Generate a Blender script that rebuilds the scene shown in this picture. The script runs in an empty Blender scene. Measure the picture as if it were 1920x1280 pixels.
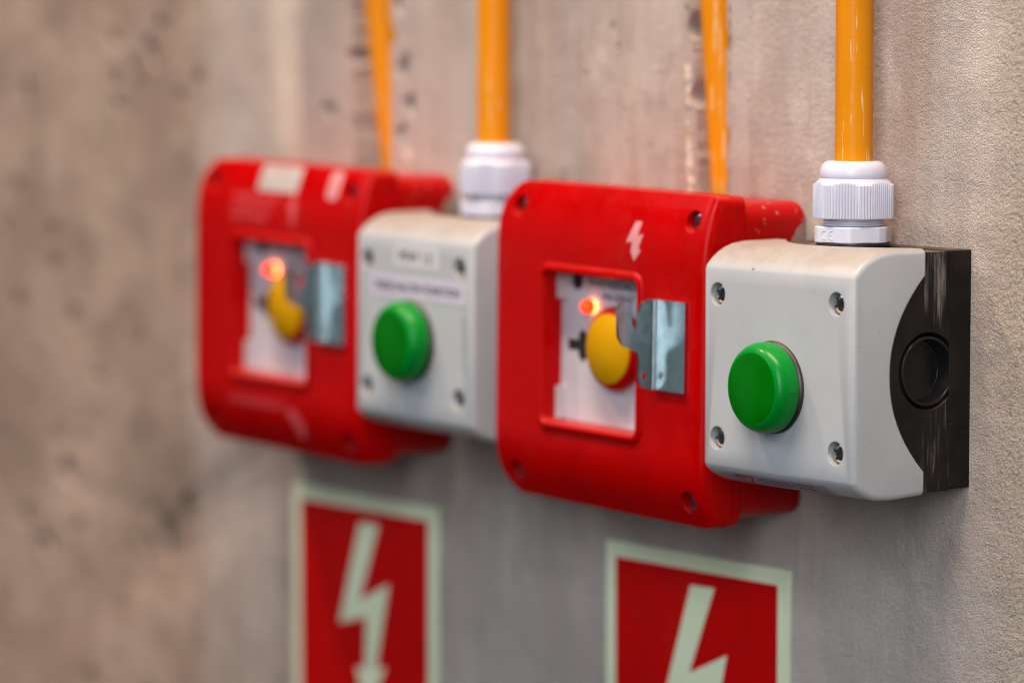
import bpy, bmesh, math, random
from mathutils import Vector, Matrix
random.seed(7)
C = bpy.context.scene.collection
MM = 0.001

# ------------------------------------------------------------------ camera
F_PX, YAW, PITCH = 7100.0, math.radians(36.0), math.radians(4.6)
scene = bpy.context.scene
cam = bpy.data.cameras.new('camera')
cam.sensor_width = 36.0
cam.lens = 36.0 * F_PX / 1920.0
cam.clip_start, cam.clip_end = 0.02, 50.0
co = bpy.data.objects.new('camera', cam); C.objects.link(co)
dh = Vector((-math.cos(YAW), math.sin(YAW), 0)); upw = Vector((0, 0, 1))
d = (dh*math.cos(PITCH) - upw*math.sin(PITCH)).normalized()
r = Vector((math.sin(YAW), math.cos(YAW), 0)); u = r.cross(d)
co.matrix_world = Matrix(((r.x, u.x, -d.x, 0.93622), (r.y, u.y, -d.y, -0.83591), (r.z, u.z, -d.z, 0.10849), (0, 0, 0, 1)))
cam.dof.use_dof = True
cam.dof.focus_distance = 1.222
cam.dof.aperture_fstop = 5.0
cam.dof.aperture_blades = 0
scene.camera = co

# ------------------------------------------------------------------ world and lamps
w = bpy.data.worlds.new('World'); scene.world = w; w.use_nodes = True
bg = w.node_tree.nodes['Background']
bg.inputs['Color'].default_value = (0.88, 0.93, 1.0, 1); bg.inputs['Strength'].default_value = 0.025

def area(name, loc, target, sx, sy, power, col):
    l = bpy.data.lights.new(name, 'AREA'); l.shape = 'RECTANGLE'; l.size = sx; l.size_y = sy
    l.energy = power; l.color = col
    o = bpy.data.objects.new(name, l); C.objects.link(o); o.location = loc
    o.rotation_euler = (Vector(target) - Vector(loc)).to_track_quat('-Z', 'Y').to_euler()
    return o
area('tunnel_lamp', (-1.15, -0.85, 2.00), (-0.15, 0, 0), 0.15, 0.15, 24.0, (1.0, 0.66, 0.42))
area('tunnel_lamp', (0.22, -0.66, 1.90), (0.22, 0, 0), 1.30, 0.16, 62.0, (1.0, 0.80, 0.65))
area('fill_lamp', (-0.75, -1.35, 0.95), (-0.12, 0, 0), 1.1, 0.5, 6.5, (0.84, 0.92, 1.0))
area('fill_lamp', (1.20, -1.45, 0.70), (-0.05, 0, 0), 0.45, 1.2, 21.0, (0.88, 0.94, 1.0))
area('fill_lamp', (1.20, -1.45, -0.10), (-0.05, 0, 0), 0.30, 0.45, 2.4, (0.88, 0.95, 1.0))  # added unseen source, low down, for the highlight on the bracket bend
area('fill_lamp', (-2.6, -1.9, 0.1), (-0.1, 0, 0), 1.2, 1.5, 1.5, (0.72, 0.93, 1.0))  # added unseen panel for the bracket's flat flange to reflect
scene.view_settings.view_transform = 'Standard'
scene.view_settings.look = 'None'
scene.view_settings.exposure = 0.0
scene.view_settings.gamma = 1.0
scene.cycles.max_bounces = 8
scene.cycles.use_denoising = True
scene.cycles.filter_width = 1.1

# ------------------------------------------------------------------ material helpers
class NT:
    def __init__(s, name):
        s.m = bpy.data.materials.new(name); s.m.use_nodes = True
        s.t = s.m.node_tree; s.b = s.t.nodes['Principled BSDF']
        s.tc = s.t.nodes.new('ShaderNodeTexCoord')
    def n(s, typ, **kw):
        x = s.t.nodes.new(typ)
        for k, v in kw.items(): setattr(x, k, v)
        return x
    def l(s, a, b): s.t.links.new(a, b)
    def setin(s, sock, v):
        if hasattr(v, 'is_linked') or hasattr(v, 'links'): s.l(v, sock)
        elif isinstance(v, tuple) and len(v) == 3 and sock.type == 'RGBA': sock.default_value = (*v, 1)
        else: sock.default_value = v
    def mapping(s, scale=(1, 1, 1), loc=(0, 0, 0), rot=(0, 0, 0), src='Object'):
        mp = s.n('ShaderNodeMapping'); s.l(s.tc.outputs[src], mp.inputs['Vector'])
        mp.inputs['Scale'].default_value = scale; mp.inputs['Location'].default_value = loc; mp.inputs['Rotation'].default_value = rot
        return mp.outputs['Vector']
    def noise(s, scale, vec=None, detail=4, rough=0.55, dist=0.0):
        x = s.n('ShaderNodeTexNoise'); x.inputs['Scale'].default_value = scale
        x.inputs['Detail'].default_value = detail; x.inputs['Roughness'].default_value = rough; x.inputs['Distortion'].default_value = dist
        s.l(vec if vec is not None else s.tc.outputs['Object'], x.inputs['Vector'])
        return x.outputs['Fac']
    def voro(s, scale, vec=None, feature='F1'):
        x = s.n('ShaderNodeTexVoronoi'); x.feature = feature; x.inputs['Scale'].default_value = scale
        s.l(vec if vec is not None else s.tc.outputs['Object'], x.inputs['Vector'])
        return x.outputs['Distance']
    def ramp(s, v, a, b, lo=0.0, hi=1.0, smooth=True):
        x = s.n('ShaderNodeMapRange'); x.interpolation_type = 'SMOOTHSTEP' if smooth else 'LINEAR'
        s.setin(x.inputs['Value'], v)
        x.inputs['From Min'].default_value = a; x.inputs['From Max'].default_value = b
        x.inputs['To Min'].default_value = lo; x.inputs['To Max'].default_value = hi
        return x.outputs['Result']
    def math(s, op, a, b=0.0, c=0.0):
        x = s.n('ShaderNodeMath', operation=op)
        s.setin(x.inputs[0], a); s.setin(x.inputs[1], b); s.setin(x.inputs[2], c)
        return x.outputs[0]
    def mix(s, f, a, b, blend='MIX'):
        x = s.n('ShaderNodeMix'); x.data_type = 'RGBA'; x.blend_type = blend
        s.setin(x.inputs[0], f); s.setin(x.inputs[6], a); s.setin(x.inputs[7], b)
        return x.outputs[2]
    def sep(s, src='Object'):
        x = s.n('ShaderNodeSeparateXYZ'); s.l(s.tc.outputs[src], x.inputs[0]); return x.outputs
    def bump(s, h, strength, dist, prev=None):
        x = s.n('ShaderNodeBump'); x.inputs['Strength'].default_value = strength; x.inputs['Distance'].default_value = dist
        s.l(h, x.inputs['Height'])
        if prev is not None: s.l(prev, x.inputs['Normal'])
        return x.outputs['Normal']
    def bevel(s, radius):
        x = s.n('ShaderNodeBevel'); x.samples = 6; x.inputs['Radius'].default_value = radius; return x.outputs['Normal']
    def out(s, color=None, rough=None, normal=None, **kw):
        if color is not None: s.setin(s.b.inputs['Base Color'], color)
        if rough is not None: s.setin(s.b.inputs['Roughness'], rough)
        if normal is not None: s.l(normal, s.b.inputs['Normal'])
        for k, v in kw.items(): s.setin(s.b.inputs[k.replace('_', ' ')], v)
        return s.m

def plastic(name, col, col2, rough, grain=0.0, bev=0.0004, dust=None, dust_amt=0.0, **kw):
    t = NT(name)
    big = t.noise(45, detail=3); c = t.mix(t.ramp(big, 0.3, 0.7), col, col2)
    if dust is not None:
        geo = t.n('ShaderNodeNewGeometry'); sx = t.n('ShaderNodeSeparateXYZ'); t.l(geo.outputs['Normal'], sx.inputs[0])
        dn = t.math('MULTIPLY', t.ramp(sx.outputs[2], 0.35, 0.95), t.ramp(t.noise(260, detail=5), 0.3, 0.75, 0.72, 1.0))
        c = t.mix(t.math('MULTIPLY', dn, dust_amt), c, dust)
    speck = t.ramp(t.noise(800, detail=2), 0.715, 0.76)
    c = t.mix(t.math('MULTIPLY', speck, 0.45), c, (0.12, 0.09, 0.07))
    c = t.mix(t.ramp(t.noise(28, detail=6, rough=0.65), 0.55, 0.75, 0, 0.10), c, (0.10, 0.08, 0.065))
    nrm = t.bevel(bev) if bev else t.n('ShaderNodeNewGeometry').outputs['Normal']
    if grain: nrm = t.bump(t.noise(2600, detail=2), grain, 0.0001, nrm)
    nrm = t.bump(t.noise(60, detail=2), 0.05, 0.002, nrm)
    rr = t.ramp(t.noise(120, detail=5), 0.3, 0.75, rough-0.05, rough+0.12)
    return t.out(c, rr, nrm, **kw)

# ------------------------------------------------------------------ mesh helpers (millimetres in, metres out)
def finish(bm, sharp=38):
    bmesh.ops.recalc_face_normals(bm, faces=bm.faces)
    for f in bm.faces: f.smooth = True
    for e in bm.edges:
        e.smooth = not (len(e.link_faces) == 2 and e.calc_face_angle(0) > math.radians(sharp))

def link_bm(name, bm, mats, parent=None, sharp=38, raw=False):
    if not raw: bmesh.ops.scale(bm, vec=(MM, MM, MM), verts=bm.verts)
    finish(bm, sharp)
    me = bpy.data.meshes.new(name); bm.to_mesh(me); bm.free()
    for m in (mats if isinstance(mats, (list, tuple)) else [mats]): me.materials.append(m)
    o = bpy.data.objects.new(name, me); C.objects.link(o)
    if parent is not None: o.parent = parent
    return o

def to3(axis, a, b, h):
    return {'x': (h, a, b), 'y': (a, h, b), 'z': (a, b, h)}[axis]

def prism(pts, axis, h0, h1, bm=None):
    bm = bm or bmesh.new()
    v0 = [bm.verts.new(to3(axis, a, b, h0)) for a, b in pts]; v1 = [bm.verts.new(to3(axis, a, b, h1)) for a, b in pts]
    n = len(pts)
    for i in range(n): bm.faces.new((v0[i], v0[(i+1) % n], v1[(i+1) % n], v1[i]))
    bm.faces.new(v0); bm.faces.new(v1[::-1])
    bmesh.ops.recalc_face_normals(bm, faces=bm.faces)
    return bm

def rrect(x0, x1, z0, z1, rads, n=8):
    if not isinstance(rads, (list, tuple)): rads = [rads]*4          # order: (x0,z0) (x1,z0) (x1,z1) (x0,z1)
    out = []
    for (cx, cz, sx, sz, a0), R in zip(((x0, z0, 1, 1, 180), (x1, z0, -1, 1, 270), (x1, z1, -1, -1, 0), (x0, z1, 1, -1, 90)), rads):
        for k in range(n+1):
            a = math.radians(a0 + 90*k/n); out.append((cx + sx*R + R*math.cos(a), cz + sz*R + R*math.sin(a)))
    return out

def lathe(profile, axis, cx, cy, n=48, bm=None, rfun=None):
    """profile: (radius, height) pairs; the first and last are closed with a cap when the radius is not 0"""
    bm = bm or bmesh.new(); rings = []
    for R, h in profile:
        if R < 1e-6: rings.append([bm.verts.new(to3(axis, cx, cy, h))]); continue
        rings.append([bm.verts.new(to3(axis, cx + R*math.cos(2*math.pi*k/n), cy + R*math.sin(2*math.pi*k/n), h)) for k in range(n)])
    for A, B in zip(rings, rings[1:]):
        for k in range(n):
            q = [A[k % len(A)], A[(k+1) % len(A)], B[(k+1) % len(B)], B[k % len(B)]]
            q = list(dict.fromkeys(q))
            if len(q) > 2: bm.faces.new(q)
    if len(rings[0]) > 1: bm.faces.new(rings[0][::-1])
    if len(rings[-1]) > 1: bm.faces.new(rings[-1])
    bmesh.ops.recalc_face_normals(bm, faces=bm.faces)
    return bm

def boxbm(x0, x1, y0, y1, z0, z1, bm=None):
    return prism([(x0, y0), (x1, y0), (x1, y1), (x0, y1)], 'z', z0, z1, bm)

def bevel_where(bm, test, off, seg=4):
    es = [e for e in bm.edges if test(e)]
    bmesh.ops.bevel(bm, geom=es, offset=off, segments=seg, profile=0.5, affect='EDGES', clamp_overlap=True)

def cut(o, cutters, op='DIFFERENCE', sharp=38):
    for cb in cutters:
        c = link_bm('cutter', cb, o.data.materials[0])
        md = o.modifiers.new('b', 'BOOLEAN'); md.operation = op; md.object = c; md.solver = 'EXACT'
        bpy.context.view_layer.update()
        # evaluate in plain coordinates, without the parent's transform
        par, o.parent = o.parent, None
        bpy.context.view_layer.update()
        dg = bpy.context.evaluated_depsgraph_get()
        me = bpy.data.meshes.new_from_object(o.evaluated_get(dg))
        o.modifiers.clear(); o.data = me; o.parent = par
        bpy.data.objects.remove(c)
    bm = bmesh.new(); bm.from_mesh(o.data)
    bmesh.ops.remove_doubles(bm, verts=bm.verts, dist=1e-6)
    finish(bm, sharp); bm.to_mesh(o.data); bm.free()

def flat_poly(name, pts, fy, thick, mat, parent, dense=True):
    """thin sheet of real thickness lying on a surface y = fy(z), outline in (x, z)"""
    bm = bmesh.new()
    vs = [bm.verts.new((x, 0, z)) for x, z in pts]; f = bm.faces.new(vs)
    bmesh.ops.triangulate(bm, faces=[f])
    if dense: bmesh.ops.subdivide_edges(bm, edges=bm.edges[:], cuts=3, use_grid_fill=True); bmesh.ops.triangulate(bm, faces=bm.faces[:])
    bmesh.ops.recalc_face_normals(bm, faces=bm.faces)
    if bm.faces[0].normal.y > 0: bmesh.ops.reverse_faces(bm, faces=bm.faces)
    ext = bmesh.ops.extrude_face_region(bm, geom=bm.faces[:])
    top = [g for g in ext['geom'] if isinstance(g, bmesh.types.BMVert)]; ts = set(top)
    for v in bm.verts: v.co.y = fy(v.co.z) - (thick if v in ts else -0.05)
    return link_bm(name, bm, mat, parent)

def text_mesh(name, s, size, x, z, fy, mat, parent, rot=0.0, width=None):
    cu = bpy.data.curves.new(name, 'FONT'); cu.body = s; cu.size = size; cu.align_x = 'CENTER'; cu.align_y = 'CENTER'; cu.resolution_u = 3; cu.offset = 0.02*size
    t = bpy.data.objects.new(name, cu); C.objects.link(t); bpy.context.view_layer.update()
    me = bpy.data.meshes.new_from_object(t.evaluated_get(bpy.context.evaluated_depsgraph_get()))
    bpy.data.objects.remove(t)
    bm = bmesh.new(); bm.from_mesh(me); bpy.data.meshes.remove(me)
    sc = 1.0
    if width:
        xs = [v.co.x for v in bm.verts]; sc = width/max(1e-6, max(xs)-min(xs))
    ca, sa = math.cos(rot), math.sin(rot)
    for v in bm.verts:
        px, pz = v.co.x*sc, v.co.y
        v.co = Vector((x + px*ca - pz*sa, 0, z + px*sa + pz*ca))
    for v in bm.verts: v.co.y = fy(v.co.z)
    return link_bm(name, bm, mat, parent)

def empty(name, loc, label, cat, group, rot_y=0.0):
    o = bpy.data.objects.new(name, None); C.objects.link(o); o.empty_display_size = 0.02
    o.location = [a*MM for a in loc]; o.rotation_euler = (0, rot_y, 0)
    o['label'] = label; o['category'] = cat; o['group'] = group
    return o

# ------------------------------------------------------------------ materials
def make_wall_material():
    t = NT('concrete')
    X, Y, Z = t.sep()
    warp = t.math('MULTIPLY_ADD', t.noise(30, detail=4), 0.014, t.math('ADD', X, -0.007))
    big = t.noise(14, detail=5, rough=0.6); med = t.noise(42, detail=5, rough=0.6); fine = t.noise(900, detail=3, rough=0.6)
    streak = t.noise(1.0, t.mapping((75, 1, 5)), detail=4, rough=0.6)
    streak2 = t.noise(1.0, t.mapping((26, 1, 2.2), (3, 0, 0)), detail=3)
    c = t.mix(t.ramp(big, 0.40, 0.60), (0.37, 0.262, 0.205), (0.52, 0.385, 0.305))
    c = t.mix(t.ramp(med, 0.48, 0.75, 0, 0.95), c, (0.245, 0.185, 0.148))
    c = t.mix(t.ramp(t.noise(24, t.mapping((1, 1, 1), (4, 1, 2)), detail=3), 0.52, 0.72, 0, 0.55), c, (0.56, 0.43, 0.375))
    # smooth, trowelled plaster between and right of the boxes: vertical streaks
    plaster = t.ramp(warp, -0.455, -0.415)
    c = t.mix(t.math('MULTIPLY', plaster, t.ramp(streak, 0.40, 0.68, 0, 0.55)), c, (0.66, 0.58, 0.52))
    c = t.mix(t.math('MULTIPLY', plaster, t.ramp(streak2, 0.50, 0.72, 0, 0.50)), c, (0.32, 0.265, 0.235))
    bl = t.noise(62, detail=6, rough=0.62, dist=0.3)
    c = t.mix(t.math('MULTIPLY', plaster, t.ramp(bl, 0.50, 0.70, 0, 0.90)), c, (0.32, 0.255, 0.215))
    bl2 = t.noise(38, t.mapping((1, 1, 0.7), (5, 0, 2)), detail=6, rough=0.62, dist=0.3)
    c = t.mix(t.math('MULTIPLY', plaster, t.ramp(bl2, 0.52, 0.72, 0, 0.7)), c, (0.78, 0.69, 0.59))
    # pale run of lime and dark band beside it, left of the first embedded cable; only above the boxes
    high = t.ramp(Z, 0.045, 0.075)
    lime = t.math('MULTIPLY', t.ramp(warp, -0.386, -0.376), t.ramp(warp, -0.360, -0.368))
    c = t.mix(t.math('MULTIPLY', t.math('MULTIPLY', lime, high), 0.85), c, (0.86, 0.73, 0.58))
    dk = t.math('MULTIPLY', t.ramp(warp, -0.362, -0.354), t.ramp(warp, -0.325, -0.340))
    c = t.mix(t.math('MULTIPLY', t.math('MULTIPLY', dk, high), 0.88), c, (0.25, 0.20, 0.17))
    # filled strip right of the second embedded cable
    st = t.math('MULTIPLY', t.ramp(warp, -0.0865, -0.0855), t.ramp(warp, -0.0745, -0.0760))
    c = t.mix(t.math('MULTIPLY', t.math('MULTIPLY', st, high), 0.55), c, (0.62, 0.54, 0.49))
    # cool grey of the shade below the boxes, put into the wall colour
    shade_tint = t.math('MULTIPLY', t.ramp(Z, -0.035, -0.075), t.ramp(warp, -0.34, -0.22))
    c = t.mix(t.math('MULTIPLY', shade_tint, 0.35), c, (0.50, 0.48, 0.49))
    # coarse yellowish aggregate at the right-hand end
    xr = t.math('MULTIPLY_ADD', t.noise(70, detail=5), 0.024, X)
    coarse = t.ramp(xr, 0.056, 0.072)
    agg = t.noise(620, detail=4, rough=0.65)
    c = t.mix(t.math('MULTIPLY', coarse, 0.75), c, (0.48, 0.40, 0.27))
    pitn = t.noise(420, t.mapping((1, 1, 0.8)), detail=3)
    c = t.mix(t.math('MULTIPLY', t.math('MULTIPLY', coarse, t.ramp(pitn, 0.36, 0.44, 1, 0)), 0.7), c, (0.09, 0.075, 0.06))
    # small pores everywhere, big blow holes on the raw concrete at left
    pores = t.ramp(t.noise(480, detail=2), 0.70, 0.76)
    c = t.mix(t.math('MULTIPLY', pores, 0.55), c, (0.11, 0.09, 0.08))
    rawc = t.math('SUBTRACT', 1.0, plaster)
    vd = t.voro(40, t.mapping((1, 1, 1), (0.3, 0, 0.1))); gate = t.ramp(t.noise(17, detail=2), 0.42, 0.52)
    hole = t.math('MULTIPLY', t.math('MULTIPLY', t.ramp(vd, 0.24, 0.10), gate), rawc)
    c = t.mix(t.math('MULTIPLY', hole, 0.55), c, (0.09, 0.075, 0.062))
    vd2 = t.voro(26, t.mapping((1, 1, 1), (0.9, 0, 0.5)))
    pale = t.math('MULTIPLY', t.math('MULTIPLY', t.ramp(vd2, 0.22, 0.06), t.ramp(t.noise(13, t.mapping((1, 1, 1), (7, 0, 0)), detail=2), 0.44, 0.56)), rawc)
    c = t.mix(t.math('MULTIPLY', pale, 0.6), c, (0.60, 0.48, 0.37))
    # plaster right of the raw concrete is paler
    c = t.mix(t.math('MULTIPLY', plaster, t.ramp(t.noise(9, detail=3), 0.35, 0.65, 0.28, 0.60)), c, (0.68, 0.60, 0.56))
    c = t.mix(t.ramp(t.noise(1700, t.mapping((1, 1, 1.15)), detail=3, rough=0.6), 0.42, 0.62, 0, 0.54), c, (0.20, 0.165, 0.145))
    grit = t.noise(2000, t.mapping((1, 1, 0.75)), detail=3, rough=0.6)
    nrm = t.bump(grit, 0.65, 0.0012)
    nrm = t.bump(t.noise(520, detail=3), 0.5, 0.0010, nrm)
    nrm = t.bump(t.math('MULTIPLY', agg, coarse), 0.8, 0.0018, nrm)
    nrm = t.bump(t.math('SUBTRACT', t.noise(28, detail=4), hole), 0.6, 0.004, nrm)
    return t.out(c, t.ramp(med, 0.3, 0.7, 0.8, 0.95), nrm, Specular_IOR_Level=0.25)

M = {}
M['wall'] = make_wall_material()
M['lid'] = plastic('light_grey_plastic', (0.435, 0.455, 0.475), (0.46, 0.48, 0.50), 0.38, 0.25, 0.0006, (0.29, 0.24, 0.185), 0.78)  # dust on top, also darkened to offset the strong light from above
M['red'] = plastic('red_plastic', (0.40, 0.0, 0.0), (0.45, 0.0, 0.0), 0.25, 0.08, 0.0006, (0.42, 0.12, 0.09), 0.25, Specular_IOR_Level=0.11)
M['black_smooth'] = plastic('black_rubber', (0.012, 0.011, 0.011), (0.018, 0.016, 0.015), 0.45, 0.1)
M['black_gloss'] = plastic('black_plastic', (0.010, 0.009, 0.010), (0.012, 0.011, 0.012), 0.22, 0.05, Specular_IOR_Level=0.3)
M['nut'] = plastic('pale_lilac_plastic', (0.59, 0.60, 0.72), (0.63, 0.64, 0.76), 0.32, 0.06, 0, (0.62, 0.52, 0.45), 0.35)
M['pure_white'] = plastic('white_plastic', (0.55, 0.52, 0.56), (0.52, 0.49, 0.53), 0.45, 0.1, bev=0)
M['clip'] = plastic('clear_grey_plastic', (0.55, 0.54, 0.55), (0.45, 0.43, 0.44), 0.25, bev=0)
M['yellow'] = plastic('yellow_plastic', (0.56, 0.285, 0.0), (0.60, 0.305, 0.0), 0.45, 0.1, Specular_IOR_Level=0.15)
M['ink'] = plastic('black_ink', (0.015, 0.013, 0.014), (0.02, 0.018, 0.018), 0.6, bev=0)
M['print'] = plastic('pale_print', (0.66, 0.30, 0.32), (0.60, 0.24, 0.26), 0.5, bev=0)
M['faded_print'] = plastic('faded_print', (0.66, 0.10, 0.11), (0.60, 0.06, 0.07), 0.5, bev=0)
M['paper'] = plastic('white_label', (0.58, 0.58, 0.61), (0.62, 0.62, 0.64), 0.4, bev=0)
M['dull_paper'] = plastic('worn_white_label', (0.43, 0.36, 0.34), (0.50, 0.44, 0.42), 0.5, bev=0)
M['lilac_paper'] = plastic('lilac_label', (0.56, 0.52, 0.64), (0.60, 0.56, 0.67), 0.35, bev=0)
M['glow_green'] = plastic('pale_green_film', (0.80, 0.88, 0.60), (0.84, 0.90, 0.66), 0.5, bev=0)
M['sign_red'] = plastic('red_film', (0.56, 0.0, 0.0), (0.62, 0.0, 0.0), 0.42, Specular_IOR_Level=0.15, bev=0)
M['knurl'] = plastic('dull_bronze_plastic', (0.014, 0.012, 0.010), (0.045, 0.028, 0.024), 0.4)

def make_black_base():
    t = NT('scuffed_black_plastic')
    X, Y, Z = t.sep()
    c = t.mix(t.ramp(t.noise(70, detail=4), 0.3, 0.7), (0.010, 0.009, 0.009), (0.020, 0.017, 0.016))
    # chalky vertical scuffs beside the rear rim
    s1 = t.noise(1.0, t.mapping((60, 850, 26), (0, 0.3, 0), (0.09, 0, 0)), detail=6, rough=0.72, dist=1.1)
    s2 = t.noise(1.0, t.mapping((40, 1500, 140), (2, 5, 1)), detail=3)
    z_fade = t.ramp(t.math('ABSOLUTE', t.math('SUBTRACT', Z, 0.002)), 0.008, 0.030, 0.0, 0.16)
    y_fade = t.math('MULTIPLY', t.ramp(Y, -0.0235, -0.0125, -0.10, 0.06), 1.0)
    m = t.ramp(t.math('ADD', t.math('ADD', s1, z_fade), y_fade), 0.585, 0.70)
    m = t.math('MULTIPLY', t.math('MULTIPLY', m, t.ramp(s2, 0.36, 0.62, 0.25, 1.0)), t.ramp(Y, -0.0090, -0.0095))
    m = t.math('MULTIPLY', m, t.ramp(Y, -0.026, -0.021))
    m = t.math('MULTIPLY', m, t.ramp(t.noise(1.0, t.mapping((40, 260, 30), (1, 2, 7)), detail=2), 0.42, 0.62))
    c = t.mix(t.math('MULTIPLY', m, 0.65), c, (0.28, 0.255, 0.22))
    geo = t.n('ShaderNodeNewGeometry'); sx = t.n('ShaderNodeSeparateXYZ'); t.l(geo.outputs['Normal'], sx.inputs[0])
    top = t.math('MULTIPLY', t.ramp(sx.outputs[2], 0.5, 0.95), t.ramp(t.noise(300, detail=5), 0.35, 0.65, 0.1, 0.8))
    c = t.mix(top, c, (0.15, 0.115, 0.085))
    c = t.mix(t.ramp(t.noise(1100, detail=2), 0.72, 0.78, 0, 0.6), c, (0.25, 0.22, 0.19))
    nrm = t.bump(t.noise(1.0, t.mapping((800, 300, 2500)), detail=2), 0.18, 0.0002, t.bevel(0.0006))
    return t.out(c, t.ramp(m, 0, 1, 0.42, 0.8), nrm, Specular_IOR_Level=0.12)
M['base'] = make_black_base()

def make_red_base():
    t = NT('red_plastic_with_mortar_splashes')
    X, Y, Z = t.sep()
    c = t.mix(t.ramp(t.noise(40, detail=3), 0.3, 0.7), (0.39, 0.0, 0.0), (0.43, 0.0, 0.0))
    # bare mortar smear near the wall and small splashes along the top
    yy = t.math('MULTIPLY_ADD', t.noise(230, detail=5), 0.008, Y)
    zz = t.math('MULTIPLY_ADD', t.noise(150, t.mapping((1, 1, 1), (3, 1, 2)), detail=4), 0.006, Z)
    v = t.math('MULTIPLY_ADD', t.math('SUBTRACT', 0.049, zz), 0.75, yy)
    smear = t.math('MULTIPLY', t.math('MULTIPLY', t.ramp(v, 0.0010, 0.0016), t.ramp(zz, 0.0545, 0.0535)), t.ramp(Z, 0.026, 0.034))
    spl = t.math('MULTIPLY', t.ramp(t.noise(300, detail=2), 0.66, 0.69), t.ramp(Z, 0.034, 0.046))
    m = t.math('MAXIMUM', smear, spl)
    mort = t.mix(t.noise(500, detail=3), (0.20, 0.155, 0.125), (0.42, 0.33, 0.27))
    c = t.mix(t.math('MULTIPLY', m, 0.92), c, mort)
    nrm = t.bump(m, 0.5, 0.0004, t.bevel(0.0006))
    return t.out(c, t.ramp(m, 0, 1, 0.32, 0.9), nrm, Specular_IOR_Level=0.18)
M['red_base'] = make_red_base()

def make_conduit():
    t = NT('orange_cable_sheath')
    c = t.mix(t.ramp(t.noise(1.0, t.mapping((30, 30, 6)), detail=3), 0.3, 0.7), (0.60, 0.200, 0.003), (0.78, 0.280, 0.006))
    ring = t.ramp(t.noise(1.0, t.mapping((3, 3, 900)), detail=2), 0.45, 0.75, 0, 0.10)
    c = t.mix(ring, c, (0.45, 0.13, 0.005))
    scr = t.ramp(t.noise(1.0, t.mapping((700, 700, 45), (0, 0, 0), (0.1, 0.06, 0)), detail=3, rough=0.6), 0.62, 0.68)
    c = t.mix(t.math('MULTIPLY', scr, 0.7), c, (0.85, 0.62, 0.36))
    spot = t.ramp(t.noise(420, detail=2), 0.72, 0.76)
    c = t.mix(t.math('MULTIPLY', spot, 0.5), c, (0.30, 0.10, 0.02))
    nrm = t.bump(t.noise(1.0, t.mapping((80, 80, 500)), detail=2), 0.10, 0.0005)
    return t.out(c, t.ramp(t.noise(60, detail=4), 0.3, 0.7, 0.28, 0.44), nrm, Specular_IOR_Level=0.16)
M['conduit'] = make_conduit()

def make_green():
    t = NT('green_lamp_plastic')
    n = t.bump(t.noise(1500, detail=2), 0.06, 0.0002)
    return t.out((0.0, 0.215, 0.022), 0.30, n, Specular_IOR_Level=0.16, Coat_Weight=0.05, Coat_Roughness=0.12, Subsurface_Weight=0.35, Subsurface_Radius=(0.2, 1.0, 0.25), Subsurface_Scale=0.004)
M['green'] = make_green()
t = NT('green_lens_face')  # same plastic, darker: the unlit inside of the lamp put into the colour
M['green_face'] = t.out(t.mix(t.ramp(t.noise(90, detail=3), 0.35, 0.65), (0.0, 0.12, 0.0), (0.0, 0.15, 0.002)), 0.28, t.bump(t.noise(700, detail=2), 0.05, 0.0002), Specular_IOR_Level=0.15)

def make_steel(name, col, rough):
    t = NT(name)
    c = t.mix(t.ramp(t.noise(160, detail=4), 0.35, 0.65), col, tuple(a*0.90 for a in col))
    rr = t.ramp(t.noise(180, detail=3), 0.3, 0.7, rough-0.02, rough+0.04)
    return t.out(c, rr, None, Metallic=1.0)
M['zinc'] = make_steel('zinc_plated_steel', (0.50, 0.58, 0.60), 0.20)
M['screw'] = make_steel('screw_steel', (0.72, 0.66, 0.56), 0.16)
M['blue_screw'] = make_steel('blue_zinc_screw', (0.62, 0.72, 0.82), 0.20)

def emission(name, col, strength):
    t = NT(name); t.b.inputs['Base Color'].default_value = (*col, 1)
    t.b.inputs['Emission Color'].default_value = (*col, 1); t.b.inputs['Emission Strength'].default_value = strength
    return t.m
M['led'] = emission('lit_red_lamp', (1.0, 0.035, 0.001), 2.4)
M['led_core'] = emission('lit_lamp_core', (1.0, 0.20, 0.05), 9.0)
t = NT('mortar')
M['mortar'] = t.out(t.mix(t.ramp(t.noise(220, detail=4), 0.35, 0.65), (0.20, 0.165, 0.14), (0.46, 0.39, 0.32)), 0.9, t.bump(t.noise(500, detail=4), 0.7, 0.0012))
t = NT('pale_mortar')
M['pale_mortar'] = t.out(t.mix(t.ramp(t.noise(260, detail=3), 0.45, 0.68), (0.66, 0.57, 0.48), (0.55, 0.33, 0.17)), 0.9, t.bump(t.noise(500, detail=4), 0.7, 0.0012))
t = NT('dark_mortar')
M['dark_mortar'] = t.out(t.mix(t.ramp(t.noise(160, detail=4), 0.4, 0.6), (0.055, 0.045, 0.04), (0.20, 0.165, 0.14)), 0.95, t.bump(t.noise(500, detail=4), 0.7, 0.0012))

# ------------------------------------------------------------------ the wall
bm = boxbm(-2600, 1100, 0, 160, -1200, 1200)
wall = link_bm('wall', bm, M['wall']); wall['kind'] = 'structure'

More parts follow.
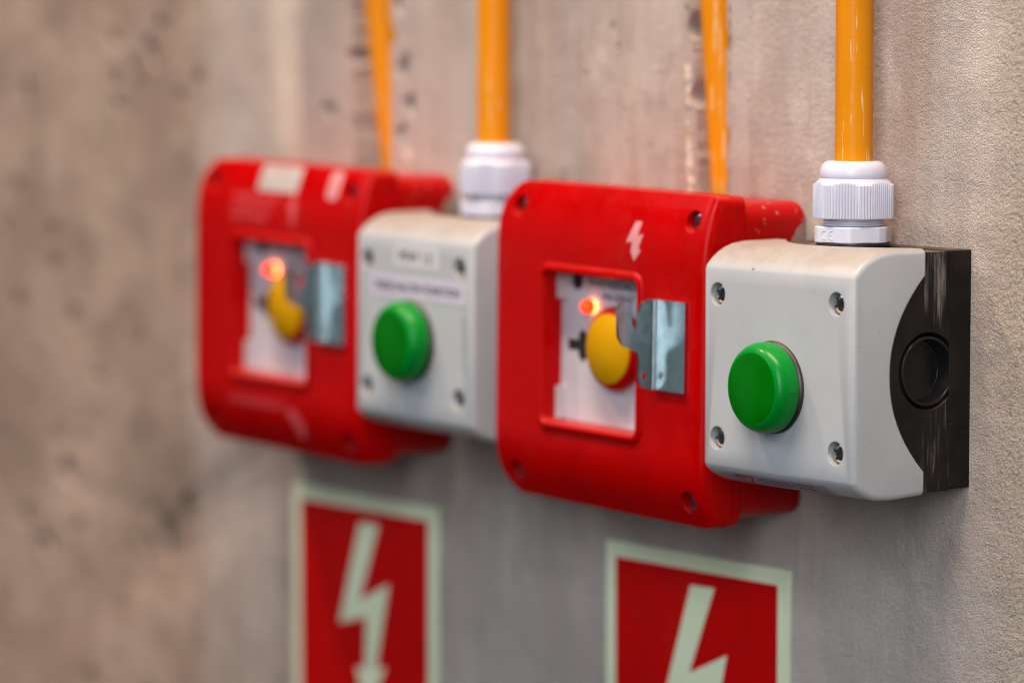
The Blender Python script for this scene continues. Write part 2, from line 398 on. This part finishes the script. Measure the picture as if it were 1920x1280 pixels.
# ------------------------------------------------------------------ grey indicator boxes
def screw_bm(x, z, y_head, R, turn=0.0):
    """domed head with an eight-armed drive recess (not cut in: its shade is set on as black arms), axis along y, pointing out of the wall"""
    bm = lathe([(R, y_head+1.6), (R, y_head+0.9), (R*0.97, y_head+0.6), (R*0.85, y_head+0.3), (R*0.6, y_head+0.06), (R*0.3, y_head-0.05), (0, y_head-0.08)], 'y', x, z, 32)
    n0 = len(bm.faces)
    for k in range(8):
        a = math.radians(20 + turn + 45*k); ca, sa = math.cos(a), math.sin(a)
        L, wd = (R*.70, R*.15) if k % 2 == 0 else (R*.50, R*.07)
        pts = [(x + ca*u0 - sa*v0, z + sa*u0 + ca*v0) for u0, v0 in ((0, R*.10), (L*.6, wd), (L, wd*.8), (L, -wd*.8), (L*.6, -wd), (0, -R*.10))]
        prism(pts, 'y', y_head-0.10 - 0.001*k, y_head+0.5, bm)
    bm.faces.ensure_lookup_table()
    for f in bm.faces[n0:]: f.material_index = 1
    return bm

def hex_r(theta, apothem, round_=0.0):
    a = (theta + math.pi/6) % (math.pi/3) - math.pi/6
    return min(apothem/math.cos(a), apothem*(1.1547 - round_))

def ring_grid(name, rows, n, mat, parent, cx, cy, sharp=38):
    """rows: list of (z, function of theta -> radius)"""
    bm = bmesh.new(); rings = []
    for z, fn in rows:
        rings.append([bm.verts.new((cx + fn(2*math.pi*k/n)*math.cos(2*math.pi*k/n), cy + fn(2*math.pi*k/n)*math.sin(2*math.pi*k/n), z)) for k in range(n)])
    for A, B in zip(rings, rings[1:]):
        for k in range(n): bm.faces.new((A[k], A[(k+1) % n], B[(k+1) % n], B[k]))
    bm.faces.new(rings[0][::-1]); bm.faces.new(rings[-1])
    return link_bm(name, bm, mat, parent, sharp)

def make_gland(parent, gx, gy):
    g = link_bm('cable_gland', lathe([(9.4, 40), (9.4, 50.2)], 'z', gx, gy, 40), M['nut'], parent)      # the threaded shank
    off = math.radians(8)
    link_bm('gasket', lathe([(11.9, 40.2), (12.1, 40.6), (12.1, 41.5), (11.8, 41.9)], 'z', gx, gy, 40), M['black_smooth'], g)
    f = lambda th: hex_r(th - off - math.radians(30), 11.9, 0.075)
    fi = lambda th: f(th) - 0.35
    ring_grid('lock_nut', [(41.6, fi), (41.9, f), (46.5, f), (46.8, fi)], 144, M['nut'], g, gx, gy, 20)
    # thread ridges
    bm = bmesh.new()
    for k in range(2):
        z0 = 47.3 + k*1.1
        lathe([(9.5, z0-0.4), (10.1, z0-0.1), (10.1, z0+0.1), (9.5, z0+0.4)], 'z', gx, gy, 40, bm)
    link_bm('thread', bm, M['nut'], g)
    # ribbed dome nut: hexagon with fine ribs cut off by a cone, then the dome
    off2 = math.radians(37)
    n = 936
    def ribs(th): return 0.24*max(-0.6, math.sin(th*78))
    def body(th): return hex_r(th - off2 - math.radians(30), 12.0, 0.065) + ribs(th)
    rows = [(49.4, lambda th: body(th) - 0.25), (49.7, body), (60.3, body)]
    for z in (60.8, 61.2, 61.6, 62.0, 62.4):
        cone = 12.95 - (z - 60.3)*0.95
        rows.append((z, lambda th, c=cone: min(body(th), c)))
    rows.append((62.55, lambda th: 11.0))
    for k in range(9):
        a = math.radians(k*11.2)
        R = 7.4 + 3.75*math.cos(a)**0.8 if k < 8 else 7.0
        z = 63.2 + 4.9*math.sin(a)
        rows.append((z, lambda th, R=R: R))
    rows.append((67.6, lambda th: 6.35))
    ring_grid('dome_nut', rows, n, M['nut'], g, gx, gy, 30)
    # embossed conformity mark on the flat of the lock nut that faces the camera
    mark = bpy.data.objects.new('conformity_mark', None)
    bm = bmesh.new()
    def arc(cx, r0=1.45, a0=70, a1=290, bar=False):
        pts = [(cx + r0*math.cos(math.radians(a)), r0*math.sin(math.radians(a))) for a in range(a0, a1+1, 20)]
        for p, q in zip(pts, pts[1:]):
            dx, dz = q[0]-p[0], q[1]-p[1]; L = math.hypot(dx, dz); nx, nz = -dz/L*0.16, dx/L*0.16
            prism([(p[0]+nx, p[1]+nz), (q[0]+nx, q[1]+nz), (q[0]-nx, q[1]-nz), (p[0]-nx, p[1]-nz)], 'y', -0.14, 0.05, bm)
        if bar: prism([(cx-r0, -0.15), (cx-0.1, -0.15), (cx-0.1, 0.15), (cx-r0, 0.15)], 'y', -0.14, 0.05, bm)
    arc(-1.5); arc(1.6, bar=True)
    az = off - math.radians(90)
    # flat of the nut whose outward normal is az
    nx, ny = math.cos(az), math.sin(az); tx, ty = -ny, nx
    for v in bm.verts:
        a, b, c = v.co; v.co = Vector((gx + nx*(11.9 - b) + tx*(a - 0.5), gy + ny*(11.9 - b) + ty*(a - 0.5), 44.2 + c))
    bpy.data.objects.remove(mark)
    link_bm('conformity_mark', bm, M['nut'], g)
    return g

LID_PROFILE = [(-50, 32.2), (-49.5, 33.6), (-47.4, 35.8), (-45, 37.6), (-42, 39.2), (-38.5, 40.3), (-34, 40.9), (-20, 41.0),
               (-20, -38.2), (-32, -38.9), (-38.5, -38.7), (-42, -37.9), (-45, -36.6), (-47.4, -35.2), (-49.5, -33.4), (-50, -32.2)]

def make_indicator_box(loc, label, rot_y, gland_dx):
    root = empty('indicator_box', loc, label, 'indicator box', 'grey indicator boxes along the wall', rot_y)
    # lid
    bm = prism(LID_PROFILE, 'x', -37.8, 37.6)
    def edge_test(e):
        a, b = e.verts; return abs(a.co.x - b.co.x) < 1e-4 and not (a.co.y > -20.01 and b.co.y > -20.01)
    bevel_where(bm, edge_test, 1.9, 4)
    lid = link_bm('lid', bm, M['lid'], root)
    def arc_pts(z0, z1, zc, depth, n=20, y0=-20.0):
        # a shallow arc from (y0, z1) bulging to y0-depth at zc, down to (y0, z0), with small rounded shoulders
        pts = [(y0+1, z1)]
        h = (z1 - z0)/2
        for k in range(n+1):
            s = 1 - 2*k/n; pts.append((y0 - depth*(1 - abs(s)**2.15) , zc + h*s))
        pts.append((y0+1, z0)); return pts
    side = prism(arc_pts(-30.6, 32.6, 1.0, 14.8), 'x', -60, 60)
    top = prism([(z, y) for y, z in arc_pts(-31.0, 31.0, 0.0, 13.5)], 'z', 39.45, 60)
    # shallow wells for the cover screws
    wells = [lathe([(3.75, -46.2), (3.75, -60)], 'y', x, z, 32) for x in (-30.2, 29.2) for z in (24.1, -23.4)]
    cut(lid, [side, top] + wells)
    for x in (-30.2, 29.2):
        for z in (24.1, -23.4):
            link_bm('screw', screw_bm(x, z, -48.7, 3.3, x*7 + z*3), [M['screw'], M['black_smooth']], root)
    # base
    pts = [(0, 40.2), (-9.2, 40.2), (-9.25, 39.9), (-22, 39.9), (-22, 39.4), (-35.5, 39.4), (-35.5, 34.0), (-42, 34.0), (-42, -33),
           (-22, -33), (-22, -37.3), (-9.25, -37.2), (-9.2, -36.9), (0, -36.8)]
    bm = prism(pts, 'x', -37.4, 37.2)
    bevel_where(bm, lambda e: all(v.co.y > -9.4 for v in e.verts) and abs(e.verts[0].co.x - e.verts[1].co.x) < 1e-4 and abs(e.verts[0].co.y - e.verts[1].co.y) > 1, 0.6, 2)
    base = link_bm('base', bm, M['base'], root)
    # the core may not stick out of the lid, so it is narrower in front of the rim except in the arcs
    cut(base, [lathe([(12.5, 29.7), (12.5, 60)], 'x', -18.0, 1.7, 48)])
    rim = boxbm(37.15, 37.55, -9.2, -0.15, -36.6, 39.9); link_bm('rim', rim, M['base'], base)
    ko = lathe([(11.3, 29.8), (11.3, 36.9), (11.1, 37.25), (10.5, 37.3), (10.2, 37.0), (9.8, 31.0), (9.0, 30.6), (0, 30.6)], 'x', -18.0, 1.7, 56)
    link_bm('knockout', ko, M['black_gloss'], base)
    # lamp
    lx, lz = -1.2, -4.5
    prof = [(15.0, -49.8), (15.0, -51.1), (14.4, -51.3), (14.4, -51.9), (14.75, -52.1), (14.75, -55.2), (14.4, -56.6), (13.7, -57.9), (12.9, -58.8), (12.3, -59.25), (11.6, -59.45), (8.5, -59.8), (5.5, -60.05), (2.5, -60.2)]
    bm = lathe(prof[3:] + [(0, -60.25)], 'y', lx, lz, 72)
    lamp = link_bm('indicator_lamp', bm, [M['green'], M['green_face']], root)
    for p in lamp.data.polygons:
        if p.center.y < -0.0594: p.material_index = 1
    link_bm('collar', lathe([(14.2, -49.6), (14.9, -49.9)] + [(15.05, -50.2), (15.05, -51.0), (14.5, -51.6), (14.0, -51.9)], 'y', lx, lz, 90), M['knurl'], lamp)
    link_bm('notch', boxbm(lx+14.2, lx+14.95, -56.0, -52.6, lz-0.6, lz+0.6), M['green'], lamp)
    make_gland(root, gland_dx, -18.0)
    return root

box_b = make_indicator_box((0, 0, 0), 'sharp grey indicator box with black base and green lamp, without white stickers', 0.0, 0.4)
box_a = make_indicator_box((-207.4, 0, 1.4), 'blurred grey indicator box with two white stickers, between the two red boxes', math.radians(0.9), 6.4)
bm = lathe([(0.62, -50.03), (0.5, -50.14), (0, -50.16)], 'y', 0, 0, 9)
for v in bm.verts:
    v.co = Vector((-12.6 + v.co.x*1.0 + v.co.z*0.8, v.co.y + 0.35, 33.0 + v.co.z*1.25))
link_bm('scuff', bm, M['mortar'], box_b)
# warning sticker wrapped under the front edge of the near box
def under(x, yy): return x
bm = bmesh.new()
prof = [(-48.3, -34.62), (-47.4, -35.32), (-45, -36.75), (-42, -38.05), (-39, -38.85)]
va = [bm.verts.new((-29.5, y, z)) for y, z in prof]; vb = [bm.verts.new((22, y, z)) for y, z in prof]
for k in range(4): bm.faces.new((va[k], va[k+1], vb[k+1], vb[k]))
bmesh.ops.solidify(bm, geom=bm.faces[:], thickness=0.08)
st = link_bm('warning_sticker', bm, M['lilac_paper'], box_b)
bm = bmesh.new()
for k, (x0, x1) in enumerate(((-13, 3), (4.5, 15))):
    for j in range(2):
        a, b = (-46.6 + j*1.9, -47.0 + j*1.9)
        def zz(y): return -35.32 - 1.43*(y+47.4)/2.4 - 0.12
        va = [bm.verts.new((x0, a, zz(a))), bm.verts.new((x1, a, zz(a))), bm.verts.new((x1, b, zz(b))), bm.verts.new((x0, b, zz(b)))]
        bm.faces.new(va)
link_bm('lettering', bm, M['ink'], st)
# triangle on the same sticker
bm = bmesh.new()
for p, q in (((-24, -47.6), (-15, -47.6)), ((-15, -47.6), (-19.5, -43.5)), ((-19.5, -43.5), (-24, -47.6))):
    dx, dy = q[0]-p[0], q[1]-p[1]; L = math.hypot(dx, dy); nx, ny = -dy/L*0.4, dx/L*0.4
    bm.faces.new([bm.verts.new((a, b, -35.32 - 1.43*(b+47.4)/2.4 - 0.13)) for a, b in ((p[0]+nx, p[1]+ny), (q[0]+nx, q[1]+ny), (q[0]-nx, q[1]-ny), (p[0]-nx, p[1]-ny))])
link_bm('warning_triangle', bm, M['sign_red'], st)

# stickers and raised letters on the far box
f50 = lambda z: -50.0
s1 = flat_poly('label_sticker', rrect(-12.5, 16.3, 22.4, 30.6, 0.6, 2), f50, 0.15, M['paper'], box_a, False)
text_mesh('lettering', 'PSW 1.2', 5.2, 1.5, 26.4, lambda z: -50.2, M['ink'], s1, 0, 21)
s2 = flat_poly('label_sticker', rrect(-27.4, 33.0, 10.9, 18.9, 0.4, 2), f50, 0.15, M['lilac_paper'], box_a, False)
text_mesh('lettering', 'FREISCHALTEN FUNKTION', 4.6, 2.6, 14.8, lambda z: -50.2, M['ink'], s2, 0, 54)
text_mesh('raised_letters', 'EATON', 5.5, 32.8, -2, lambda z: -50.18, M['lid'], box_a, math.radians(90), 18)

# ------------------------------------------------------------------ red switch boxes
def lid_y(z):
    t_ = max(0.0, (abs(z) - 31.0)/25.0)
    return -45.0 + 5.8*t_**2.2
BOLT = [(-2, -11), (11.5, -10.6), (-2.5, -42.5), (18.5, -33.5), (9.5, -68.2), (16.3, -67.0), (3, -87), (-4.8, -69.8), (1.5, -68.9), (2.6, -48.5), (-16.8, -53)]

def make_switch_box(loc, label, rot_y):
    root = empty('emergency_switch_box', loc, label, 'switch box', 'red emergency switch boxes', rot_y)
    zs = [56 - 1.4*k for k in range(81)]
    zs = [z for z in zs if abs(z) > 30.5]
    prof = [(lid_y(z), z) for z in [56.0 - 1.25*k for k in range(21)]] + [(lid_y(z), z) for z in [-31.0 - 1.25*k for k in range(21)]]
    prof += [(-27.5, -56.0), (-27.5, 56.0)]
    bm = prism(prof, 'x', -60, 60)
    def t1(e):
        a, b = e.verts
        return abs(a.co.x - b.co.x) < 1e-4 and a.co.y < -30 and b.co.y < -30
    bevel_where(bm, t1, 4.2, 6)
    lid = link_bm('lid', bm, M['red'], root)
    def lid_outline(g=0.0):
        pts = [(-60 - g + 13.5*(1 - math.cos(math.radians(a))), (30 + (26 + g)*math.sin(math.radians(a)))) for a in range(0, 91, 9)]
        right = [(60 + g - 4*(1 - math.sin(math.radians(a))), 52 + g + 4*math.cos(math.radians(a))) for a in range(0, 91, 15)]
        up = pts + right
        return up + [(x, -z) for x, z in up[::-1]]
    outline = prism(lid_outline(0.02), 'y', -80, 0)
    window = prism(rrect(-28.6, 24.4, -27.4, 25.0, 2.0, 5), 'y', -60, -37.0)
    wells = [lathe([(3.7, -36.0), (3.7, -60)], 'y', x, z, 28) for x in (-47.0, 51.2) for z in (47.2, -47.4)]
    cut(lid, [outline], 'INTERSECT')
    cut(lid, [window] + wells)
    for x in (-47.0, 51.2):
        for z in (47.2, -47.4):
            link_bm('screw', screw_bm(x, z, -40.6, 3.1, x*5 + z*3), [M['blue_screw'], M['black_smooth']], root)
    # seam lip between lid and base
    link_bm('lip', prism(lid_outline(0.25), 'y', -32.6, -31.4), M['red'], lid)
    # window frame: raised bead
    bm = bmesh.new()
    bead = [(0.0, 0.6), (0.3, -0.5), (0.9, -1.0), (2.0, -1.0), (2.9, -0.6), (3.4, 0.1), (3.5, 0.6)]
    loops = [rrect(-28.6 - o_, 24.4 + o_, -27.4 - o_, 25.0 + o_, 2.0 + o_, 6) for o_, _ in bead]
    rings = [[bm.verts.new((x, -45.0 + h, z)) for x, z in lp] for lp, (_, h) in zip(loops, bead)]
    n = len(rings[0])
    for A, B in list(zip(rings, rings[1:])) + [(rings[-1], rings[0])]:
        for k in range(n): bm.faces.new((A[k], A[(k+1) % n], B[(k+1) % n], B[k]))
    link_bm('window_frame', bm, M['red'], root)
    # base
    bm = prism(rrect(-58.5, 59.6, -53.6, 53.4, [6, 6, 7, 6], 8), 'y', -27.6, 0)
    bevel_where(bm, lambda e: all(abs(v.co.y) < 0.01 for v in e.verts), 1.5, 3)
    link_bm('base', bm, M['red_base'], root)
    # white panel with print
    panel = link_bm('panel', boxbm(-28.4, 24.2, -37.6, -37.05, -27.2, 24.8), M['pure_white'], root)
    fy = lambda z: -37.68
    text_mesh('lettering', 'FW-NOTAUSSCHALTER', 3.6, 2.0, 22.0, fy, M['ink'], panel, 0, 30)
    text_mesh('lettering', 'FW-GERÄT', 3.4, 4.5, 17.4, fy, M['ink'], panel, 0, 18)
    bm = lathe([(2.6, -37.5), (2.6, -38.2), (2.2, -38.5), (0, -38.5)], 'y', -18.8, 22.0, 24)
    link_bm('lens', bm, M['black_smooth'], panel)
    ar = flat_poly('arrow', [(-24.0, -2.2), (-18.2, -2.2), (-18.0, -4.2), (-15.6, -6.2), (-9.5, -1.0), (-9.5, 0.2), (-15.6, 5.6), (-18.0, 3.6), (-18.2, 1.5), (-24.0, 1.5)], lambda z: -37.6, 0.12, M['ink'], panel, False)
    bm = prism(rrect(9.4, 10.4, -24.5, -10, 0.4, 2), 'y', -38.0, -37.4)
    prism(rrect(8.6, 11.2, -10.5, -9, 0.6, 2), 'y', -38.0, -37.4, bm)
    link_bm('pull_tab', bm, M['clip'], panel)
    # clear cover lugs in the left corners of the window
    for z0, z1 in ((15.5, 24.6), (-26.9, -15.5)):
        link_bm('cover_lug', boxbm(-28.4, -25.6, -40.0, -37.5, z0, z1), M['clip'], root)
    # push button
    bx, bz = 5.1, 0.4
    btn = link_bm('push_button', lathe([(13.2, -37.4), (14.3, -38.0), (14.6, -39.0), (14.4, -40.6), (13.5, -41.9), (12.5, -42.4), (12.3, -42.2), (0, -42.2)], 'y', bx, bz, 56), M['red'], root)
    link_bm('button_face', lathe([(12.2, -42.0), (12.2, -42.7), (11.8, -43.0), (0, -43.15)], 'y', bx, bz, 56), M['yellow'], btn)
    # lit lamp
    lx, lz = -9.8, 13.9
    led = link_bm('status_lamp', lathe([(2.42, -38.4), (2.42, -40.2), (2.25, -41.4), (1.7, -42.3), (0.9, -42.8), (0, -42.95)], 'y', lx, lz, 28), M['led'], root)
    link_bm('lamp_core', lathe([(2.5, -37.5), (2.5, -38.7), (2.45, -38.9), (2.3, -39.0)], 'y', lx, lz, 28), M['led_core'], led)
    # zinc angle bracket with a hooked flange
    y0 = -46.5
    bx0 = 34.5
    hook = [(-62.0, 16.8), (-61.3, 19.0), (-59.2, 20.0), (-56.5, 19.0), (-55.9, 16.4), (-55.5, 11.4), (-54.5, 9.9), (-53.5, 11.0), (-53.1, 13.6),
            (-52.6, 17.3), (-51.2, 19.3), (-49.2, 20.2), (-47.65, 20.2), (-47.65, -10.4), (-49.2, -10.3), (-51.2, -9.4), (-52.7, -7.2), (-52.7, 0.7), (-53.6, 2.7), (-56.1, 3.6), (-59.6, 5.1), (-61.6, 8.1)]
    br = link_bm('seal_bracket', prism(hook, 'x', bx0, bx0+1.1), M['zinc'], root)
    cut(br, [lathe([(1.25, bx0-5), (1.25, bx0+5)], 'x', -50.0, -5.8, 20)])
    # rounded bend and the flange lying on the lid
    R = 1.4
    # section in (x, y): comes down the upright flange, turns through a radius, runs along the lid
    yb = -45.15
    sec_o = [(bx0, yb - R - 1.1)] + [(bx0 + (R+1.1)*(1-math.cos(math.radians(a))), yb - (R+1.1)*(1-math.sin(math.radians(a)))) for a in range(0, 91, 15)] + [(52.0, yb)]
    sec_i = [(bx0+1.1, yb - R - 1.1)] + [(bx0 + 1.1 + R*(1-math.cos(math.radians(a))), yb - 1.1 - R*(1-math.sin(math.radians(a)))) for a in range(0, 91, 15)] + [(52.0, yb - 1.1)]
    link_bm('flange', prism(sec_o + sec_i[::-1], 'z', -10.4, 20.2), M['zinc'], br)
    return root

sw_b = make_switch_box((-104.5, 0, 0.6), 'red switch box with clear white lightning mark, directly left of the sharp grey box', math.radians(1.2))
sw_a = make_switch_box((-311.3, 0, 3.2), 'blurred far red switch box with white paper sticker on its top edge and faded print', math.radians(1.2))
def scaled_bolt(cx, ztop, k, kx=1.0): return [(cx + x*k*kx, ztop + (z+11)*k) for x, z in BOLT]
fl = lambda z: lid_y(z)
flat_poly('lightning_mark', scaled_bolt(21.4, 45.6, 0.176, 1.42), fl, 0.06, M['print'], sw_b)
# far box: stickers, faded print
flat_poly('lightning_mark', scaled_bolt(12.5, 45.2, 0.172, 1.15), fl, 0.06, M['faded_print'], sw_a)
ps = flat_poly('paper_sticker', rrect(-14.0, 14.5, 45.0, 55.2, 1.0, 2), fl, 0.25, M['dull_paper'], sw_a)
text_mesh('lettering', 'PSW 1.1', 4.6, 1.5, 49.5, lambda z: lid_y(z) - 0.35, M['clip'], ps, 0, 18)
flat_poly('paper_strip', rrect(35.0, 43.0, 44.0, 55.0, 2.5, 4), fl, 0.2, M['print'], sw_a)
for k, (s, wd) in enumerate((('HAUPTSCHALTER', 34), ('NUR IM NOTFALL', 30), ('BETÄTIGEN', 26))):
    text_mesh('faded_lettering', s, 3.4, -31 + wd/2, 42.0 - 3.9*k, lambda z: lid_y(z) - 0.06, M['faded_print'], sw_a, 0, wd)
text_mesh('faded_lettering', 'ACHTUNG SPANNUNG', 4.2, -12, -38.5, lambda z: lid_y(z) - 0.06, M['faded_print'], sw_a, math.radians(0), 40)
flat_poly('paper_strip', [(11, -38.2), (15, -38.6), (21, -44), (20.6, -49.5), (16.5, -50), (14.5, -46), (10, -41)], fl, 0.06, M['faded_print'], sw_a)

# ------------------------------------------------------------------ signs on the wall
def make_sign(cx, ztop, label):
    root = empty('lightning_sign', (cx, 0, ztop), label, 'sign', 'red lightning signs')
    link_bm('border', prism(rrect(-51.4, 51.4, -104, 0, 0.6, 2), 'y', -1.2, 0.3), M['glow_green'], root)
    link_bm('red_field', prism(rrect(-45.6, 45.6, -98.4, -5.6, 0.3, 2), 'y', -1.35, -0.8), M['sign_red'], root)
    bm = prism(BOLT, 'y', -1.5, -1.0); bmesh.ops.triangulate(bm, faces=[f for f in bm.faces if len(f.verts) > 4])
    link_bm('lightning_symbol', bm, M['glow_green'], root)
make_sign(-102.6, -74.3, 'red sign with pale green lightning arrow below the near red box, mostly in focus')
make_sign(-314.0, -74.0, 'blurred red sign with pale green lightning arrow below the far red box')

# ------------------------------------------------------------------ cables
def tube(name, pts, R, mat, n=32):
    bm = bmesh.new(); rings = []
    for p in pts:
        rings.append([bm.verts.new((p[0] + R*math.cos(2*math.pi*k/n), p[1] + R*math.sin(2*math.pi*k/n), p[2])) for k in range(n)])
    for A, B in zip(rings, rings[1:]):
        for k in range(n): bm.faces.new((A[k], A[(k+1) % n], B[(k+1) % n], B[k]))
    bm.faces.new(rings[0][::-1]); bm.faces.new(rings[-1])
    return link_bm(name, bm, mat)
def cable(pts, R, label, group):
    o = tube('orange_cable', pts, R, M['conduit'])
    o['label'] = label; o['category'] = 'cable'; o['group'] = group
    return o
def straight(x0, x1, y, z0, z1, wob=0.0):
    return [(x0 + (x1-x0)*k/16 + wob*math.sin(k*0.8), y, z0 + (z1-z0)*k/16) for k in range(17)]
cable(straight(0.4, 0.2, -18, 60, 1180), 6.2, 'thick sharp orange cable rising from the gland of the near grey box', 'orange cables')
cable(straight(-201.0, -200.6, -18, 60, 1180), 6.1, 'blurred orange cable rising from the gland of the far grey box', 'orange cables')
cable([(-314 - 0.030*(min(z, 140)-90), max(6.5, 11.5 - 0.095*(z-91)), z) for z in range(30, 1181, 10)], 6.2, 'blurred dull orange cable sunk into a chipped wall slot above the far red box', 'orange cables')
cable([(-100.0 - 0.032*(min(z, 140)-88), max(3.5, 8.5 - 0.046*(z-88)), z) for z in range(30, 1181, 10)], 6.2, 'orange cable sunk into a rough wall slot above the near red box', 'orange cables')

def ragged_strip(xf, z0, z1, width, height, mat, seed, step=1.6):
    rnd = random.Random(seed); bm = bmesh.new(); rows = []
    z = z0; k = 0
    while z < z1:
        x = xf(z); a = width*(0.35 + 0.9*rnd.random()**1.5); b = width*(0.35 + 0.9*rnd.random()**1.5); h = height*(0.3 + rnd.random())
        rows.append([bm.verts.new(v) for v in ((x - a, 0.4, z), (x - a*0.45, -h*0.7, z), (x + 0.1*a, -h, z), (x + b*0.5, -h*0.6, z), (x + b, 0.4, z))])
        z += step*(0.6 + 0.8*rnd.random())
    for A, B in zip(rows, rows[1:]):
        for i in range(4): bm.faces.new((A[i], A[i+1], B[i+1], B[i]))
    o = link_bm('mortar_edge', bm, mat, wall, 80); return o
def slot(xl, xr, seed, bite, bites=(), z0=30, z1=1190):
    """outline of a chased slot with broken edges; bites: (z, half height, x it reaches) chips out of its edges"""
    rnd = random.Random(seed); L, Rr = [], []
    z = z0
    while z < z1:
        a, b = xl(z) - rnd.random()*bite, xr(z) + rnd.random()*bite
        for bz, bh, bx in bites:
            f = 1 - ((z - bz)/bh)**2
            if f > 0:
                if bx > xr(z): b = max(b, xr(z) + (bx - xr(z))*f**0.6)
                else: a = min(a, xl(z) + (bx - xl(z))*f**0.6)
        L.append((a, z)); Rr.append((b, z)); z += 0.8 + 1.2*rnd.random()
    return prism(L + Rr[::-1], 'y', -5, 28)
def hole(x, z, R, depth, seed):
    rnd = random.Random(seed)
    ph = [rnd.random()*6.28 for _ in range(3)]
    bm = lathe([(R*1.25, -1.0), (R, 0.2), (R*0.8, depth*0.5), (R*0.4, depth*0.9), (0, depth)], 'y', x, z, 18)
    for v in bm.verts:
        a = math.atan2(v.co.z - z, v.co.x - x); k = 1 + 0.22*math.sin(2*a + ph[0]) + 0.14*math.sin(3*a + ph[1]) + 0.08*math.sin(5*a + ph[2])
        v.co.x = x + (v.co.x - x)*k; v.co.z = z + (v.co.z - z)*k
    return bm
pits = [(-286.2, 97, 4.4, 7), (-282.3, 83.5, 3.6, 7), (-281.0, 82.0, 3.0, 5), (-288.6, 71, 3.6, 7), (-290.0, 121, 3.6, 6), (-339, 79, 4.2, 5), (-326, 50, 2.4, 3), (-152, 112, 1.5, 2), (-149.5, 105, 1.2, 2), (-109.5, 118, 1.6, 3), (-110.3, 84, 1.0, 2), (-130, 70, 0.8, 1.5), (-168, 95, 1.2, 2),
        (-556, -88, 5.0, 5), (-541, -72, 3.6, 4), (-563, -72, 3.4, 4), (-527, -42, 3.2, 4), (-468, -108, 6.5, 6), (-481, -112, 4.0, 5), (-595, -110, 4.0, 5), (-575, -122, 4.5, 4),
        (-512, 108, 3.6, 4), (-478, 101, 4.0, 4), (-590, 86, 3.2, 4), (-508, 79, 3.0, 3), (-470, 114, 3.0, 3), (-600, -12, 3.4, 4), (-585, -36, 2.6, 3), (-545, 62, 2.6, 3), (-440, 92, 2.4, 3), (-615, 20, 3.4, 3)]
cut(wall, [slot(lambda z: -101.5 - 0.075*(min(z, 140)-50), lambda z: -87.6, 3, 0.8, [(108, 3.0, -84.3), (74, 4.0, -86.0), (60, 3.0, -85.8), (112, 5.0, -109.5), (88, 4, -107.5)]),
           slot(lambda z: -320.5 - 0.02*(z-60), lambda z: -295.2, 6, 1.2, [(101, 3.0, -326.0), (109, 4, -291.5)])]
    + [hole(x, z, R*(1.35 if x < -430 else 1.0), dp*(2.2 if x < -430 else 1.3), 20 + k) for k, (x, z, R, dp) in enumerate(pits)], sharp=30)
ragged_strip(lambda z: -106.6 - 0.070*(z-50), 52, 80, 2.2, 1.3, M['pale_mortar'], 4, 1.3)
ragged_strip(lambda z: -108.2 - 0.060*(z-80), 84, 99, 1.8, 1.0, M['pale_mortar'], 14, 1.3)
ragged_strip(lambda z: -85.6, 45, 1100, 0.7, 0.6, M['mortar'], 5)
ragged_strip(lambda z: -284.0, 55, 68, 3.0, 1.4, M['pale_mortar'], 7, 2.0)
ragged_strip(lambda z: -281.0, 76, 79, 3.0, 1.4, M['pale_mortar'], 8, 2.0)
